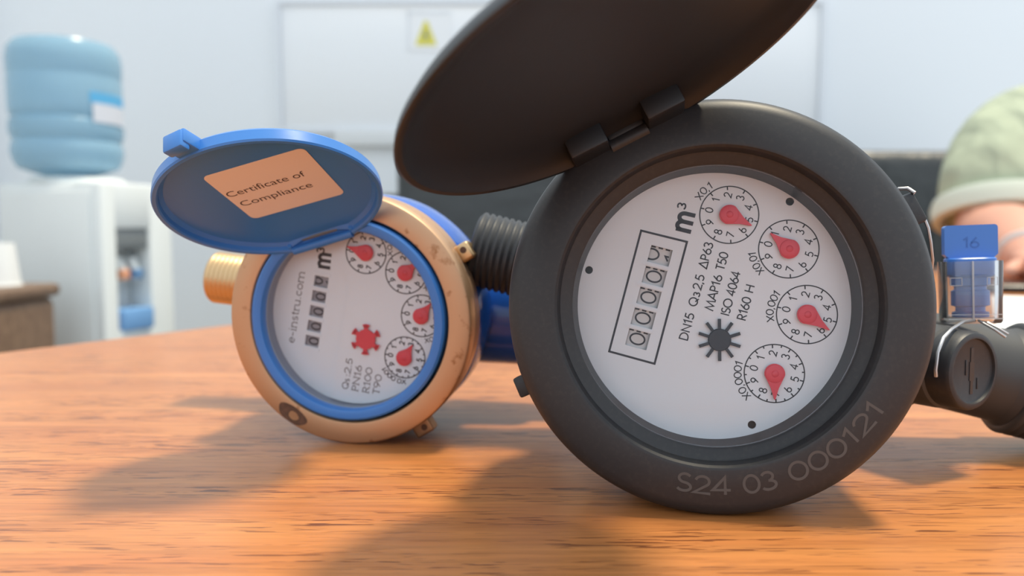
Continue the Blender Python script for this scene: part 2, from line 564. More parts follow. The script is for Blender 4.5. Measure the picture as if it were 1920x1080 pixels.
def cooler():
    a = R(17)
    K = Vector((-1.006, 1.90, 0))
    sd = Vector((-math.cos(a), math.sin(a), 0))      # along the side panel
    fd = Vector((math.sin(a), math.cos(a), 0))       # along the front
    d, w, H = 0.33, 0.245, 0.932
    M = Matrix((-sd, fd, Vector((0, 0, 1)))).transposed().to_4x4()
    M.translation = K + sd * d                      # local x: 0 back .. d front, y: 0 .. w
    cen = M @ Vector((d / 2, w / 2, 0))
    r = root('water_cooler', cen, 'white floor-standing water cooler against the left of the room', 'water cooler')
    # body with a dispensing recess in the front face (x = d)
    y0, y1, zt, zb = 0.050, 0.160, 0.815, 0.560
    b = MB()
    b.box((0, 0, 0), (d - 0.075, w, H), bev=0.012)
    b.box((d - 0.09, 0, 0), (d, y0, H), bev=0.010)
    b.box((d - 0.09, y1, 0), (d, w, H), bev=0.010)
    b.box((d - 0.09, y0 - 0.01, zt), (d, y1 + 0.01, H), bev=0.010)
    b.box((d - 0.09, y0 - 0.01, 0), (d, y1 + 0.01, zb), bev=0.010)
    b.build('body', M_COOL, r, M)
    MB().box((0.012, -0.006, 0.05), (d - 0.03, 0.004, H - 0.02), bev=0.004).build('side_panel', M_COOL, r, M)
    MB().box((d - 0.074, y0 + .002, zb), (d - 0.070, y1 - .002, zt)).build('recess_back', M_COOL2, r, M, smooth=False)
    MB().box((d - 0.072, y0 + .002, zt - 0.05), (d - 0.006, y1 - .002, zt), bev=.004).build('control_panel', M_DKGREY, r, M)
    for k, (yy, m) in enumerate(((0.088, M_TAPR), (0.132, M_TAPB))):
        t = MB()
        t.tube([(d - 0.072, yy, 0.735), (d - 0.035, yy, 0.73), (d - 0.028, yy, 0.71), (d - 0.028, yy, 0.68)], [.012, .014, .013, .010], 12)
        tp = t.build('tap', M_COOL, r, M)
        MB().box((d - 0.046, yy - 0.014, 0.685), (d - 0.012, yy + 0.014, 0.712), bev=.004).build('tap_lever', m, tp, M)
    tr = MB()
    tr.box((d - 0.072, y0 + .004, zb - 0.005), (d + 0.010, y1 - .004, zb + 0.050), bev=0.005)
    tr.build('drip_tray', M_TRAY, r, M)
    MB().lathe([(0, H), (0.115, H), (0.118, H + .006), (0.105, H + .016), (0.07, H + .018), (0, H + .018)], 40,
               Matrix.Translation((d * 0.42, w / 2, 0))).build('bottle_collar', M_COOL, r, M)
    # the bottle
    bc = Vector((-1.175, 2.07, H + 0.019))
    br = root('water_bottle', bc, 'large blue-tinted water bottle standing on top of the white water cooler', 'bottle')
    z = bc.z
    prof = [(0, 0), (.05, 0), (.09, .012), (.118, .022), (.128, .04), (.133, .062), (.131, .085), (.126, .092), (.131, .100), (.135, .118), (.133, .142), (.126, .150),
            (.132, .158), (.134, .175), (.134, .25), (.132, .256), (.134, .263), (.135, .30), (.131, .325), (.118, .343), (.09, .350), (.04, .352), (0, .352)]
    MB().lathe(prof, 56, Matrix.Translation(bc)).build('bottle_body', M_BOTTLE, br)
    # label wrapped on the side that faces the front right
    for nm, z0, z1, m, a0, a1 in (('blue_label_band', .185, .212, M_LBLUE, -38, 16), ('white_label', .136, .1845, M_LWHITE, -35, 16)):
        g = MB()
        n = 14
        vs = []
        for i in range(n + 1):
            aa = R(a0 + (a1 - a0) * i / n)
            for zz in (z0, z1):
                vs.append(bc + Vector((.1358 * math.cos(aa), .1358 * math.sin(aa), zz)))
        g.add(vs, [(2 * i, 2 * i + 2, 2 * i + 3, 2 * i + 1) for i in range(n)])
        g.build(nm, m, br, recalc=False)


def side_cabinet():
    x0, x1, y0, y1, H = -1.80, -1.063, 1.46, 1.80, 0.69
    r = root('side_cabinet', ((x0 + x1) / 2, (y0 + y1) / 2, 0), 'brown wooden side cabinet with rounded corners in front of the water cooler', 'cabinet')
    b = MB().box((x0, y0, 0.05), (x1, y1, H - 0.028), bev=0.022, seg=3)
    b.build('body', M_CABW, r)
    MB().box((x0 - .008, y0 - .01, H - .03), (x1 + .008, y1 + .008, H), bev=0.012, seg=3).build('top', M_CABW, r)
    MB().box((x0 + .03, y0 + .03, 0), (x1 - .03, y1 - .03, 0.055)).build('plinth', M_DKGREY, r)
    for k in range(2):
        xa = x0 + .02 + k * .365
        dr = MB().box((xa, y0 - .012, .09), (xa + .35, y0 + .002, H - .05), bev=.004).build('door', M_CABW, r)
        MB().box((xa + (.31 if k == 0 else .02), y0 - .03, .38), (xa + (.33 if k == 0 else .04), y0 - .011, .50), bev=.003).build('handle', M_STEEL, dr)
    cx, cy = -1.125, 1.69
    c = root('paper_cup', (cx, cy, H), 'white paper cup standing on the brown side cabinet', 'cup')
    T = Matrix.Translation((cx, cy, H))
    MB().lathe([(0, .092), (.030, .092), (.031, .094), (.033, .094), (.034, .088), (.043, .004), (.045, .002), (.045, 0), (.042, 0)], 32, T).build('cup_wall', M_CUP, c)
    MB().lathe([(.045, 0), (.0465, .002), (.0455, .005), (.043, .005)], 32, T).build('rolled_rim', M_CUP, c)


def sofa():
    x0, x1, yb = -0.50, 1.78, 2.42
    r = root('sofa', ((x0 + x1) / 2, 2.25, 0), 'black leather high-back sofa along the back wall', 'sofa')
    n = 3
    wd = (x1 - x0 - 0.30) / n
    MB().box((x0 + .05, yb + .08, .10), (x1 - .05, yb + .20, .93), bev=.03, seg=3).build('back_frame', M_SOFA, r)
    MB().box((x0, 1.98, .10), (x1, yb + .18, .32), bev=.03, seg=3).build('base', M_SOFA, r)
    for k in range(n):
        xa = x0 + .15 + k * wd
        MB().box((xa + .004, yb - .12, .42), (xa + wd - .004, yb + .10, 1.05), bev=.05, seg=4).build('back_cushion', M_SOFA, r)
        MB().box((xa + .004, 1.95, .30), (xa + wd - .004, yb - .08, .45), bev=.04, seg=4).build('seat_cushion', M_SOFA, r)
    for xa in (x0, x1 - .15):
        MB().box((xa, 1.96, .12), (xa + .15, yb + .12, .64), bev=.045, seg=4).build('armrest', M_SOFA, r)
    for xa in (x0 + .06, x1 - .06):
        for ya in (2.03, yb + .10):
            MB().lathe([(0, 0), (.022, 0), (.028, .11), (0, .11)], 16, Matrix.Translation((xa, ya, 0))).build('foot', M_STEEL, r)


# table: a long top whose far left edge runs away to the right
E1 = Vector((0.541, 0.841, 0))
E2 = Vector((0.841, -0.541, 0))
TA = Vector((0.425, 1.486, 0))


def table():
    A = TA
    pts = [A, A + E2 * 1.35, A + E2 * 1.35 - E1 * 2.3, A - E1 * 2.3]
    cen = sum(pts, Vector()) / 4
    r = root('conference_table', (cen.x, cen.y, 0), 'long varnished orange-brown wooden table carrying both water meters', 'table')
    bm = bmesh.new()
    lo = [bm.verts.new((p.x, p.y, TZ - .035)) for p in pts]
    hi = [bm.verts.new((p.x, p.y, TZ)) for p in pts]
    bm.faces.new(hi[::-1])
    bm.faces.new(lo)
    for i in range(4):
        bm.faces.new((lo[i], hi[i], hi[(i + 1) % 4], lo[(i + 1) % 4]))
    bmesh.ops.recalc_face_normals(bm, faces=bm.faces[:])
    bmesh.ops.bevel(bm, geom=[e for e in bm.edges if abs(e.verts[0].co.z - e.verts[1].co.z) < 1e-6], offset=.006, segments=3, profile=.5, affect='EDGES')
    g = MB()
    g.from_bm(bm)
    g.build('table_top', M_TABLE, r)
    M = Matrix((E2, E1, Vector((0, 0, 1)))).transposed().to_4x4()
    for ya in (-0.45, -1.85):
        Mp = M.copy()
        Mp.translation = A + E2 * .675 + E1 * ya
        MB().box((-.42, -.02, 0), (.42, .02, TZ - .034), bev=.003).build('leg_panel', M_TABLE2, r, Mp)
    Mp = M.copy()
    Mp.translation = A + E2 * .675
    MB().box((-.012, -1.84, .30), (.012, -.46, .68), bev=.003).build('modesty_panel', M_TABLE2, r, Mp)


# ------------------------------------------------------------------ pieces shared by the two meters
def pointer(parent, M, c, tip, r, z, mt, plate):
    """teardrop hand with a domed hub"""
    a = math.atan2(tip[1] - c[1], tip[0] - c[0])
    L = math.hypot(tip[0] - c[0], tip[1] - c[1])
    th = math.acos(r / L * 1.08)
    poly = []
    n = 22
    for i in range(n + 1):
        t = th + 0.25 + (2 * PI - 2 * (th + 0.25)) * i / n
        poly.append((r * math.cos(t), r * math.sin(t)))
    poly += [(L * 0.55, -r * 0.38), (L * 0.97, -0.13), (L, 0), (L * 0.97, 0.13), (L * 0.55, r * 0.38)]
    ca, sa = math.cos(a), math.sin(a)
    P = [(c[0] + x * ca - y * sa, c[1] + x * sa + y * ca) for x, y in poly]
    g = MB().prism(P, z + 0.35, z + 0.95)
    o = g.build('pointer', mt, parent, M, smooth=False)
    h = MB().lathe([(r * 0.93, 0.90), (r * 0.90, 1.12), (r * .75, 1.25), (r * .35, 1.28), (r * .28, 1.42), (0, 1.5)], 28, Matrix.Translation((c[0], c[1], z)))
    h.lathe([(.55, -0.2), (.55, .4)], 14, Matrix.Translation((c[0], c[1], z)))
    h.build('hub', mt, o, M)
    return o


def small_dial(plate, M, c, rad, ang0, rot, z, cap, w, ring_w, half=False, rd=0.69, serif=False):
    g = MB()
    fn = lambda x, y: (c[0] + x, c[1] + y, z)
    w *= 1.15
    ring_w *= 1.12
    g.ribbon(circle_pts(0, 0, rad, 64), ring_w, fn, True)
    for k in range(20 if half else 10):
        a = R(ang0 - (18 if half else 36) * k)
        l = .13 if (not half or k % 2 == 0) else .085
        g.ribbon([((rad - .02) * math.cos(a), (rad - .02) * math.sin(a)), (rad * (1 - l) * math.cos(a), rad * (1 - l) * math.sin(a))], ring_w * 1.1, fn)
    for k in range(10):
        a = R(ang0 - 36 * k)
        px, py = c[0] + rad * rd * math.cos(a), c[1] + rad * rd * math.sin(a)
        off = straight(px, py, rot, z)
        text(g, str(k), cap, w, lambda x, y, o=off: o(x, y - cap / 2), center=True)
    return g.build('dial_scale', M_INK, plate, M, smooth=False)


def number_wheels(parent, M, centres, rot, z, ws, wt, cap, stroke, wheel_mat, toff, gw):
    """drums behind the windows, axis along the reading direction; digits lie on the drum"""
    RAD = 7.5
    for i, (px, py) in enumerate(centres):
        last = i == len(centres) - 1
        ca, sa = math.cos(rot), math.sin(rot)

        def cyl(x, y, up=0.0, px=px, py=py):
            a = y / RAD
            yy = (RAD + up) * math.sin(a)
            zz = (RAD + up) * math.cos(a) - RAD + z
            return (px + x * ca - yy * sa, py + x * sa + yy * ca, zz)
        g = MB()
        n = 14
        h = wt * 0.62
        vs = []
        for j in range(n + 1):
            y = -h + 2 * h * j / n
            vs += [cyl(-ws * .62, y), cyl(ws * .62, y)]
        g.add(vs, [(2 * j, 2 * j + 1, 2 * j + 3, 2 * j + 2) for j in range(n)])
        for sgn in (-1, 1):                       # rounded flanks of the drum
            vs = []
            for j in range(n + 1):
                y = -h + 2 * h * j / n
                vs += [cyl(sgn * ws * .62, y), cyl(sgn * ws * .62, y, -1.2)]
            g.add(vs, [(2 * j, 2 * j + 1, 2 * j + 3, 2 * j + 2) for j in range(n)])
        w_ = g.build('number_wheel', wheel_mat, parent, M)
        d = MB()
        if last:
            jobs = [('0', toff + wt * .36), ('1', toff - wt * .58)]
        else:
            jobs = [('0', toff)]
        for ch, dy in jobs:
            adv, st = G[ch]
            for pl in st:
                dense = []
                for q in range(len(pl) - 1):
                    for e in range(4):
                        t = e / 4
                        dense.append((pl[q][0] * (1 - t) + pl[q + 1][0] * t, pl[q][1] * (1 - t) + pl[q + 1][1] * t))
                dense.append(pl[-1])
                cl = ch == '0'
                if cl:
                    dense = dense[:-1]
                pts = [((a - adv / 2) * cap * gw, (b - .5) * cap + dy) for a, b in dense]
                if last:
                    pts = [p for p in pts if abs(p[1]) < h * .96]
                    cl = False
                    if ch == '0' and len(pts) > 3:        # start the cut ring at its gap
                        gaps = [math.dist(pts[q], pts[q - 1]) for q in range(len(pts))]
                        s0 = gaps.index(max(gaps))
                        pts = pts[s0:] + pts[:s0]
                if len(pts) > 1:
                    d.ribbon(pts, stroke, lambda x, y, f=cyl: f(x, y, 0.05), cl)
        # small gear marks along the upper edge of each window
        for q in (-.32, 0, .32):
            d.add([cyl(ws * .40, (q - .10) * wt, .05), cyl(ws * .52, (q - .10) * wt, .05), cyl(ws * .52, (q + .10) * wt, .05), cyl(ws * .40, (q + .10) * wt, .05)], [(0, 1, 2, 3)])
        d.build('numeral', M_INK if wheel_mat is M_WHEEL else M_INK, w_, M, smooth=False)


def thread_profile(x0, x1, r, pitch, depth):
    p = []
    x = x0
    while x + pitch <= x1 + 1e-9:
        p += [(r - depth, x), (r, x + pitch * .35), (r, x + pitch * .6), (r - depth, x + pitch * .95)]
        x += pitch
    return p


def rect_hole(px, py, rot, ws, wt):
    ca, sa = math.cos(rot), math.sin(rot)
    return [(px + x * ca - y * sa, py + x * sa + y * ca) for x, y in ((-ws / 2, -wt / 2), (ws / 2, -wt / 2), (ws / 2, wt / 2), (-ws / 2, wt / 2))]


def lid_frame(psi, phi, d, z0, rl):
    psi, phi = R(psi), R(phi)
    u = Vector((math.cos(psi), math.sin(psi), 0))
    t = Vector((-math.sin(psi), math.cos(psi), 0))
    n = Vector((0, 0, 1))
    e = -math.cos(phi) * u + math.sin(phi) * n
    m = -math.cos(phi) * n - math.sin(phi) * u
    M = Matrix((-t, e, m)).transposed().to_4x4()
    M.translation = n * z0 + u * d + e * rl
    return M


SCALE = Matrix.Scale(MM, 4)


# ------------------------------------------------------------------ black plastic meter
def black_meter():
    F = frame((0.04538, 0.17194, TZ + CAMH - 0.01695), (-0.15598, -0.983, 0.09685)) @ SCALE
    base = F @ Vector((0, -47, -4))
    r = root('water_meter', (base.x, base.y, TZ), 'large black plastic water meter with its black lid open and a white dial', 'water meter')
    b = MB().lathe([(36, -42), (43.0, -36), (44.2, -30), (46.9, -8), (47.25, -4.4), (47.2, -3.2), (46.7, -1.7), (45.6, -.5), (44.0, .25), (36.6, 1.5), (35.9, 1.35),
                    (35.4, .8), (35.1, -.4), (34.8, -1.2), (34.2, -1.6), (32.6, -2.1), (32.1, -2.5), (31.35, -10.6), (30, -11.4)], 160)
    bez = b.build('bezel_ring', M_BLACK, r, F, angle=28)
    # serial number round the lower edge of the ring
    g = MB()
    segs = [('S24', 39.1, R(-101.8), 12.2), ('03', 38.6, R(-81.2), 7.6), ('000121', 38.4, R(-66.8), 25.2)]

    def ring_z(rr):
        return 1.5 - (rr - 36.6) * (1.25 / 7.4) + .06
    for s_, rb, a0, wd in segs:
        def fn(x, y, a0=a0):
            rr = 42.0 - y
            a = a0 + x / 40.2
            return (rr * math.cos(a), rr * math.sin(a), ring_z(rr))
        text(g, s_, 4.3, .62, fn, width=wd)
    g.build('serial_number', M_SERIAL, bez, F, smooth=False)
    # bayonet lugs on the rim
    for a, w_ in ((204.5, 5.0), (-61, 9.0)):
        A = Matrix.Rotation(R(a), 4, 'Z')
        MB().box((43.5, -w_ / 2, -13), (50.2 if w_ < 8 else 48.0, w_ / 2, -7), A, bev=.5).build('bayonet_lug', M_BLACK, r, F)
    A = Matrix.Rotation(R(27.5), 4, 'Z')
    sl_ = MB()
    sl_.box((45.0, -4.2, -15), (51.6, 3.2, -9.0), A, bev=.8)
    sl_.build('seal_lug', M_BLACK, r, F)
    wl = MB()
    wl.tube([A @ Vector(p) for p in ((47.6, 2.6, -11.5), (48.2, 4.4, -11), (49.6, 5.0, -10.4), (51.0, 4.2, -9.6), (51.6, 2.6, -8.9))], .45, 8)
    wl.tube([A @ Vector(p) for p in ((51.7, -3.6, -11.5), (51.4, -6, -11.5), (50.6, -9, -12), (49.4, -13, -13), (47.6, -17, -15))], .40, 8)
    wl.build('wire_loop', M_WIRE, r, F)
    # register: plate with real windows
    ROT = R(76.0)
    ca, sa = math.cos(ROT), math.sin(ROT)
    cw = (-14.66, 1.72)
    cents = [(cw[0] + (k - 2) * 5.16 * ca, cw[1] + (k - 2) * 5.16 * sa) for k in range(5)]
    ZD = -10.0
    holes = [rect_hole(px - .25 * -sa, py - .25 * ca, ROT, 4.05, 5.2) for px, py in cents]
    screw = [(17.71, 24.49), (-28.78, 8.14), (9.61, -27.71)]
    scr = [circle_pts(x, y, .95, 20) for x, y in screw]
    plate = MB().plate(circle_pts(0, 0, 31.7, 128), holes + scr, ZD - .9, ZD).build('dial_plate', M_DIAL, r, F, angle=20)
    for x, y in screw:
        MB().lathe([(.95, -.1), (.95, -1.6), (0, -1.6)], 18, Matrix.Translation((x, y, ZD))).build('screw_hole', M_BLACK, plate, F)
    number_wheels(r, F, cents, ROT, ZD - .75, 4.1, 5.4, 3.9, .42, M_WHEEL, -.15, 1.22)
    for k in range(4):
        px, py = [(cents[k][i] + cents[k + 1][i]) / 2 for i in (0, 1)]
        g = MB().prism(rect_hole(px, py, ROT, .75, 6.4), ZD - .02, ZD + .28)
        g.build('window_rib', M_DIAL, plate, F, smooth=False)
    # print
    zi = ZD + .05
    ink = MB()
    ink.ribbon(rect_hole(-14.67, 1.80, ROT, 30.0, 11.1), .5, lambda x, y: (x, y, zi), True)
    ink.build('window_outline', M_INK, plate, F, smooth=False)

    def line(p0, items, h=2.15, w=.30, name='specification_text'):
        g = MB()
        for s_, st, wd, hh in items:
            text(g, s_, hh or h, w, straight(p0[0] + st * ca, p0[1] + st * sa, ROT, zi), width=wd)
        return g.build(name, M_INK, plate, F, smooth=False)
    line((-5.28, -8.6), [('DN15', 0, 6.7, 0), ('Q', 8.4, 2.2, 0), ('3', 10.75, 1.15, 1.5), ('2,5', 12.4, 3.7, 0), ('ΔP63', 17.6, 6.4, 0)])
    line((.6, -1.43), [('MAP16', 0, 8.7, 0), ('T50', 9.9, 4.3, 0)])
    line((4.21, -2.58), [('ISO', 0, 4.1, 0), ('4064', 4.9, 5.9, 0)])
    line((7.99, -3.6), [('R160', 0, 5.6, 0), ('H', 6.7, 1.95, 0)])
    g = MB()
    text(g, 'm', 5.7, 1.0, straight(-4.85, 16.9, ROT, zi), width=5.0)
    text(g, '3', 2.0, .38, straight(-6.2, 22.6, ROT, zi), width=1.6)
    g.build('unit_text', M_INK, plate, F, smooth=False)
    dials = [((3.99, 21.42), (9.08, 18.79), 'X0,1', 153, 34), ((17.5, 13.4), (13.21, 17.07), 'X0,01', 224, 39), ((21.65, -1.77), (26.52, -5.32), 'X0,001', 193, 52), ((14.51, -15.61), (14.56, -21.72), 'X0,0001', 227, 66)]
    for i, (c, tip, lb, a0, span) in enumerate(dials):
        small_dial(plate, F, c, 6.75, 166, ROT, zi, 1.9, .22, .24, half=(i == 3), rd=.70)
        g = MB()
        text(g, lb, 1.8, .23, on_arc(c[0], c[1], 7.35, R(a0), zi), width=R(span) * 7.35)
        g.build('multiplier_text', M_INK, plate, F, smooth=False)
    for i, (c, tip, lb, a0, span) in enumerate(dials):
        pointer(r, F, c, tip, 2.3, ZD, M_RED, plate)
    # leak star
    g = MB()
    sx, sy = 2.03, -8.06
    g.lathe([(0, .9), (2.45, .9), (2.65, .7), (2.65, .3)], 40, Matrix.Translation((sx, sy, ZD)))
    for k in range(10):
        A = Matrix.Translation((sx, sy, ZD)) @ Matrix.Rotation(R(76 - 3 + 18 + 36 * k), 4, 'Z')
        g.box((2.2, -.36, .3), (4.95, .36, .75), A)
    g.build('flow_star', M_STAR, r, F)
    MB().lathe([(0, -2.9), (32.0, -2.9), (32.0, -3.7), (0, -3.7)], 96).build('dial_window', M_GLASS, r, F, recalc=True)
    # body and pipe ends
    ax = Vector((math.cos(R(-13)), math.sin(R(-13)), -.06)).normalized()
    MB().lathe([(36.5, -40), (37, -46), (34, -56), (31, -72), (24, -80), (12, -84), (0, -85)], 72).build('meter_body', M_BLACK, r, F)
    P = axis_frame(Vector((0, 1.2, -62)), ax, (0, 0, 1))
    left = MB().lathe([(8.5, -60), (8.5, -69)] + [(10.4, -69)] + [(rr, z) for rr, z in thread_profile(-68.6, -47, 11.7, 2.05, .75)] + [(10.6, -46), (12.5, -38), (13, -25)], 56, P)
    left.build('threaded_inlet', M_BLACK, r, F, angle=50)
    ol = MB().lathe([(12, 20), (13.2, 40), (13.6, 94)], 56, P)
    ol.build('outlet_pipe', M_GREY_PL, r, F)
    on = MB().lathe([(13.4, 89), (14.6, 91.5)] + [(rr, z) for rr, z in thread_profile(91.6, 113, 16.4, 2.6, .7)] + [(15, 114), (11, 114), (11, 104)], 56, P)
    on.build('threaded_outlet', M_GREY_PL, r, F, angle=50)
    # screw plug of the outlet, facing right of the camera
    pa = Vector((.44, -.90, .02)).normalized()
    pc = Vector((0.1186, 0.1960, TZ + 0.0280))
    Pm = axis_frame(pc, pa, (1, 0, 0)) @ SCALE @ Matrix.Scale(.97, 4)
    pl = MB().lathe([(14.5, -36), (13.2, -28), (12.6, -22), (12.6, -19), (11.6, -18.6), (11.4, -9), (11.2, -7.6), (10.6, -7)], 56, Pm)
    pl.build('plug_boss', M_GREY_PL, r)
    sp = MB().lathe([(10.6, -10), (10.6, -1.2), (10.1, -.3), (9.4, 0), (8.7, -.05), (8.5, -.8), (8.3, -.9), (0, -.9)], 56, Pm).build('screw_plug', M_BLACK, r)
    sg = MB()
    sg.box((-.55, -6.2, -.95), (.55, 6.2, -.75), Pm)
    sg.box((-.95, -2.6, -.95), (.95, 2.4, -.74), Pm)
    sg.build('plug_slot', M_PHONE, sp, smooth=False)
    sr = MB()
    sr.box((-2.6, -1.0, -.92), (-2.2, 3.0, -.7), Pm, bev=.05)
    sr.box((2.2, -5.0, -.92), (2.6, -2.0, -.7), Pm, bev=.05)
    sr.build('plug_ridge', M_BLACK, sp)
    # lid
    Lm = F @ lid_frame(116.9, 95.2, 42.47, -4.07, 43.26)
    ld = MB().lathe([(0, -7.5), (22, -7.0), (35, -5.3), (40.5, -3.2), (42.6, -1.4), (43.3, 0), (42.9, .35), (41.9, .3), (41.0, -.6), (39.4, -2.0), (34, -3.6), (20, -5.0), (0, -5.4)], 128)
    lid = ld.build('lid', M_BLACK2, r, Lm)
    for x0, x1 in ((-14.0, -5.0), (4.5, 13.5)):
        MB().box((x0, -41.5, -4.5), (x1, -31.5, .8), bev=.6).build('hinge_knuckle', M_BLACK2, lid, Lm)
    MB().tube([(-4.8, -40.0, .2), (4.4, -40.0, .2)], 2.0, 20).build('hinge_pin', M_BLACK, lid, Lm)
    MB().box((-4.6, -43.5, -3.0), (4.3, -38.5, -.8), bev=.5).build('hinge_bracket', M_BLACK, r, Lm)
    return r


# ------------------------------------------------------------------ brass meter with blue lid
def brass_meter():
    az, el = R(-10), R(-2)
    n = Vector((math.sin(az) * math.cos(el), -math.cos(az) * math.cos(el), math.sin(el)))
    F = frame((-0.04852, 0.22640, TZ + 0.0375), n) @ SCALE
    r = root('water_meter', (-0.0485, 0.227, TZ), 'smaller brass-rimmed water meter with an open blue lid bearing a certificate sticker', 'water meter')
    MB().lathe([(31.0, -5), (30.5, -1.0), (30.55, -.2), (30.9, .15), (31.5, .25), (36.3, .2), (37.0, -.1), (37.45, -.9), (37.45, -5.8), (36.7, -6.2), (36.7, -7.0), (37.3, -7.4), (37.3, -12.2), (36.6, -13.2), (34, -13.4)], 144).build('brass_collar', M_BRASS, r, F, angle=30)
    st = MB()
    A = Matrix.Translation((-18.4, -29.0, .26)) @ Matrix.Rotation(R(-32), 4, 'Z')

    def blob(rx, ry, ph, n=26):
        return [(rx * math.cos(2 * PI * i / n) * (1 + .08 * math.sin(6 * PI * i / n + ph)), ry * math.sin(2 * PI * i / n) * (1 + .06 * math.cos(4 * PI * i / n + ph))) for i in range(n)]
    st.prism(blob(5.0, 2.6, .4), 0, .03, A)
    stn = st.build('tarnish_mark', M_STAIN, r, F, smooth=False)
    MB().prism(blob(1.7, 1.25, 1.3), .035, .06, A @ Matrix.Translation((.6, -.1, 0))).build('worn_spot', M_STAIN2, stn, F, smooth=False)
    # lugs on the collar
    for a, w_, h_, m in ((30.5, 5.5, 4.2, M_BRASSR), (-59.5, 6.4, 4.4, M_STAIN2), (207.5, 3.2, 3.6, M_STAIN2)):
        A = Matrix.Rotation(R(a), 4, 'Z')
        g = MB().box((35.5, -w_ / 2, -12.5), (37.2 + h_, w_ / 2, -7.6), A, bev=.9, seg=3)
        lug = g.build('seal_lug', m, r, F)
        if w_ > 5:
            MB().tube([A @ Vector((37.6 + h_ * .4, w_ * .12, -7.4)), A @ Vector((37.6 + h_ * .4, w_ * .12, -8.0))], 1.0, 14).build('lug_hole', M_STAIN, lug, F)
    # blue bezel
    MB().lathe([(27.1, -3.4), (26.4, -1.0), (26.5, .6), (26.9, 1.25), (27.6, 1.5), (29.2, 1.4), (29.8, .9), (29.95, -.4), (29.95, -4.5)], 128).build('bezel_ring', M_BLUE, r, F)
    MB().lathe([(26.7, -1.6), (26.9, -7.4)], 96).build('inner_sleeve', M_HOUSE, r, F)
    # dial
    ROT = R(78.8)
    ca, sa = math.cos(ROT), math.sin(ROT)
    ZB, ZR = -6.9, -6.0
    cw = (-12.66, 1.45)
    cents = [(cw[0] + (k - 2) * 4.70 * ca, cw[1] + (k - 2) * 4.70 * sa) for k in range(5)]
    holes = [rect_hole(px, py, ROT, 3.3, 4.5) for px, py in cents]
    plate = MB().plate(circle_pts(0, 0, 26.9, 112), holes, ZB - .8, ZB).build('dial_plate', M_DIAL, r, F, angle=20)
    # raised half that carries the small dials
    a0, a1 = math.atan2(-24.6, -8.6), math.atan2(26.2, -4.6)
    poly = []
    for i in range(41):
        a = a0 + (a1 - a0) * i / 40
        poly.append((26.5 * math.cos(a), 26.5 * math.sin(a)))
    poly += [(-4.4, 21.0), (-4.0, 16.5), (-3.2, 13.6), (-1.9, 11.4), (-1.75, 9.0)]
    MB().prism(poly, ZB - .1, ZR).build('raised_step', M_DIAL, plate, F, smooth=False)
    number_wheels(r, F, cents, ROT, ZB - .6, 3.5, 4.7, 3.3, .52, M_WHEEL2, -.35, 1.05)
    bev = MB()
    for k in range(6):
        s0 = (k - 2.5) * 4.70
        px, py = cw[0] + s0 * ca, cw[1] + s0 * sa
        bev.prism(rect_hole(px, py, ROT, .9, 5.4), ZB - .02, ZB + .22)
    bev.build('window_ribs', M_DIAL, plate, F, smooth=False)
    zb, zr = ZB + .05, ZR + .05
    g = text(MB(), 'e-instru.com', 2.6, .30, straight(-20.4, -8.7, ROT, zb), width=22.8, serif=True)
    g.build('web_address_text', M_GREYINK, plate, F, smooth=False)
    g = MB()
    text(g, 'm', 6.0, 1.05, straight(-7.8, 14.4, R(82), zb), width=4.9)
    text(g, '3', 2.4, .5, straight(-9.6, 19.3, R(82), zb), width=1.7)
    g.build('unit_text', M_INK, plate, F, smooth=False)
    for (px, py), items in (((-2.88, -22.29), (('Q', 0, 2.3, 2.1), ('s', 2.4, 1.0, 2.0), (':2.5', 3.9, 5.9, 2.1))), ((.29, -22.94), (('PN16', 0, 8.4, 2.1),)),
                            ((3.69, -23.4), (('R100', 0, 8.2, 2.1),)), ((6.96, -23.68), (('T90', 0, 6.4, 2.1),))):
        g = MB()
        for s_, st_, wd, hh in items:
            text(g, s_, hh, .30, straight(px + st_ * ca, py + st_ * sa, ROT, zr if px > -4 else zb), width=wd, serif=True)
        g.build('specification_text', M_GREYINK, plate, F, smooth=False)
    dials = [((4.12, 19.66), (-1.58, 21.54), 'X0.1', -8, 40, False), ((16.36, 13.77), (19.94, 16.9), 'X0.01', -42, 42, False),
             ((20.92, .94), (24.01, 4.85), 'X0.001', -84, 54, False), ((15.46, -11.8), (18.12, -7.77), 'X0.0001', 272, 66, True)]
    for i, (c, tip, lb, a0_, span, cw_) in enumerate(dials):
        small_dial(plate, F, c, 6.25, 172, ROT, zr, 1.65, .30, .30, half=(i == 3), rd=.72)
        g = MB()
        rb = 6.75 if cw_ else 8.3
        text(g, lb, 1.5, .26, on_arc(c[0], c[1], rb, R(a0_), zr, cw_), width=R(span) * rb)
        g.build('multiplier_text', M_INK, plate, F, smooth=False)
    for c, tip, *_ in dials:
        pointer(r, F, c, tip, 2.45, ZR, M_RED, plate)
    # six-toothed red flow wheel
    g = MB()
    sx, sy = 3.47, -6.51
    g.lathe([(0, .9), (3.0, .9), (3.1, .3)], 36, Matrix.Translation((sx, sy, ZR)))
    for k in range(6):
        A = Matrix.Translation((sx, sy, ZR)) @ Matrix.Rotation(R(78 + 8 + 60 * k), 4, 'Z')
        g.box((2.6, -.62, .3), (4.4, .62, .88), A)
        g.prism([(3.6, -.65), (4.5, -1.15), (4.7, 0), (4.5, 1.15), (3.6, .65)], .3, .88, A)
    g.build('flow_wheel', M_RED, r, F)
    MB().lathe([(0, -1.7), (26.6, -1.7), (26.6, -2.4), (0, -2.4)], 96).build('dial_window', M_GLASS, r, F)
    # blue painted body
    MB().lathe([(33.5, -13), (35.5, -15), (37.0, -21), (37.2, -30), (35, -42), (30, -55), (20, -66), (8, -70), (0, -70.5)], 80).build('meter_body', M_BLUEP, r, F)
    ax = Vector((math.cos(R(-6)), math.sin(R(-6)), 0))
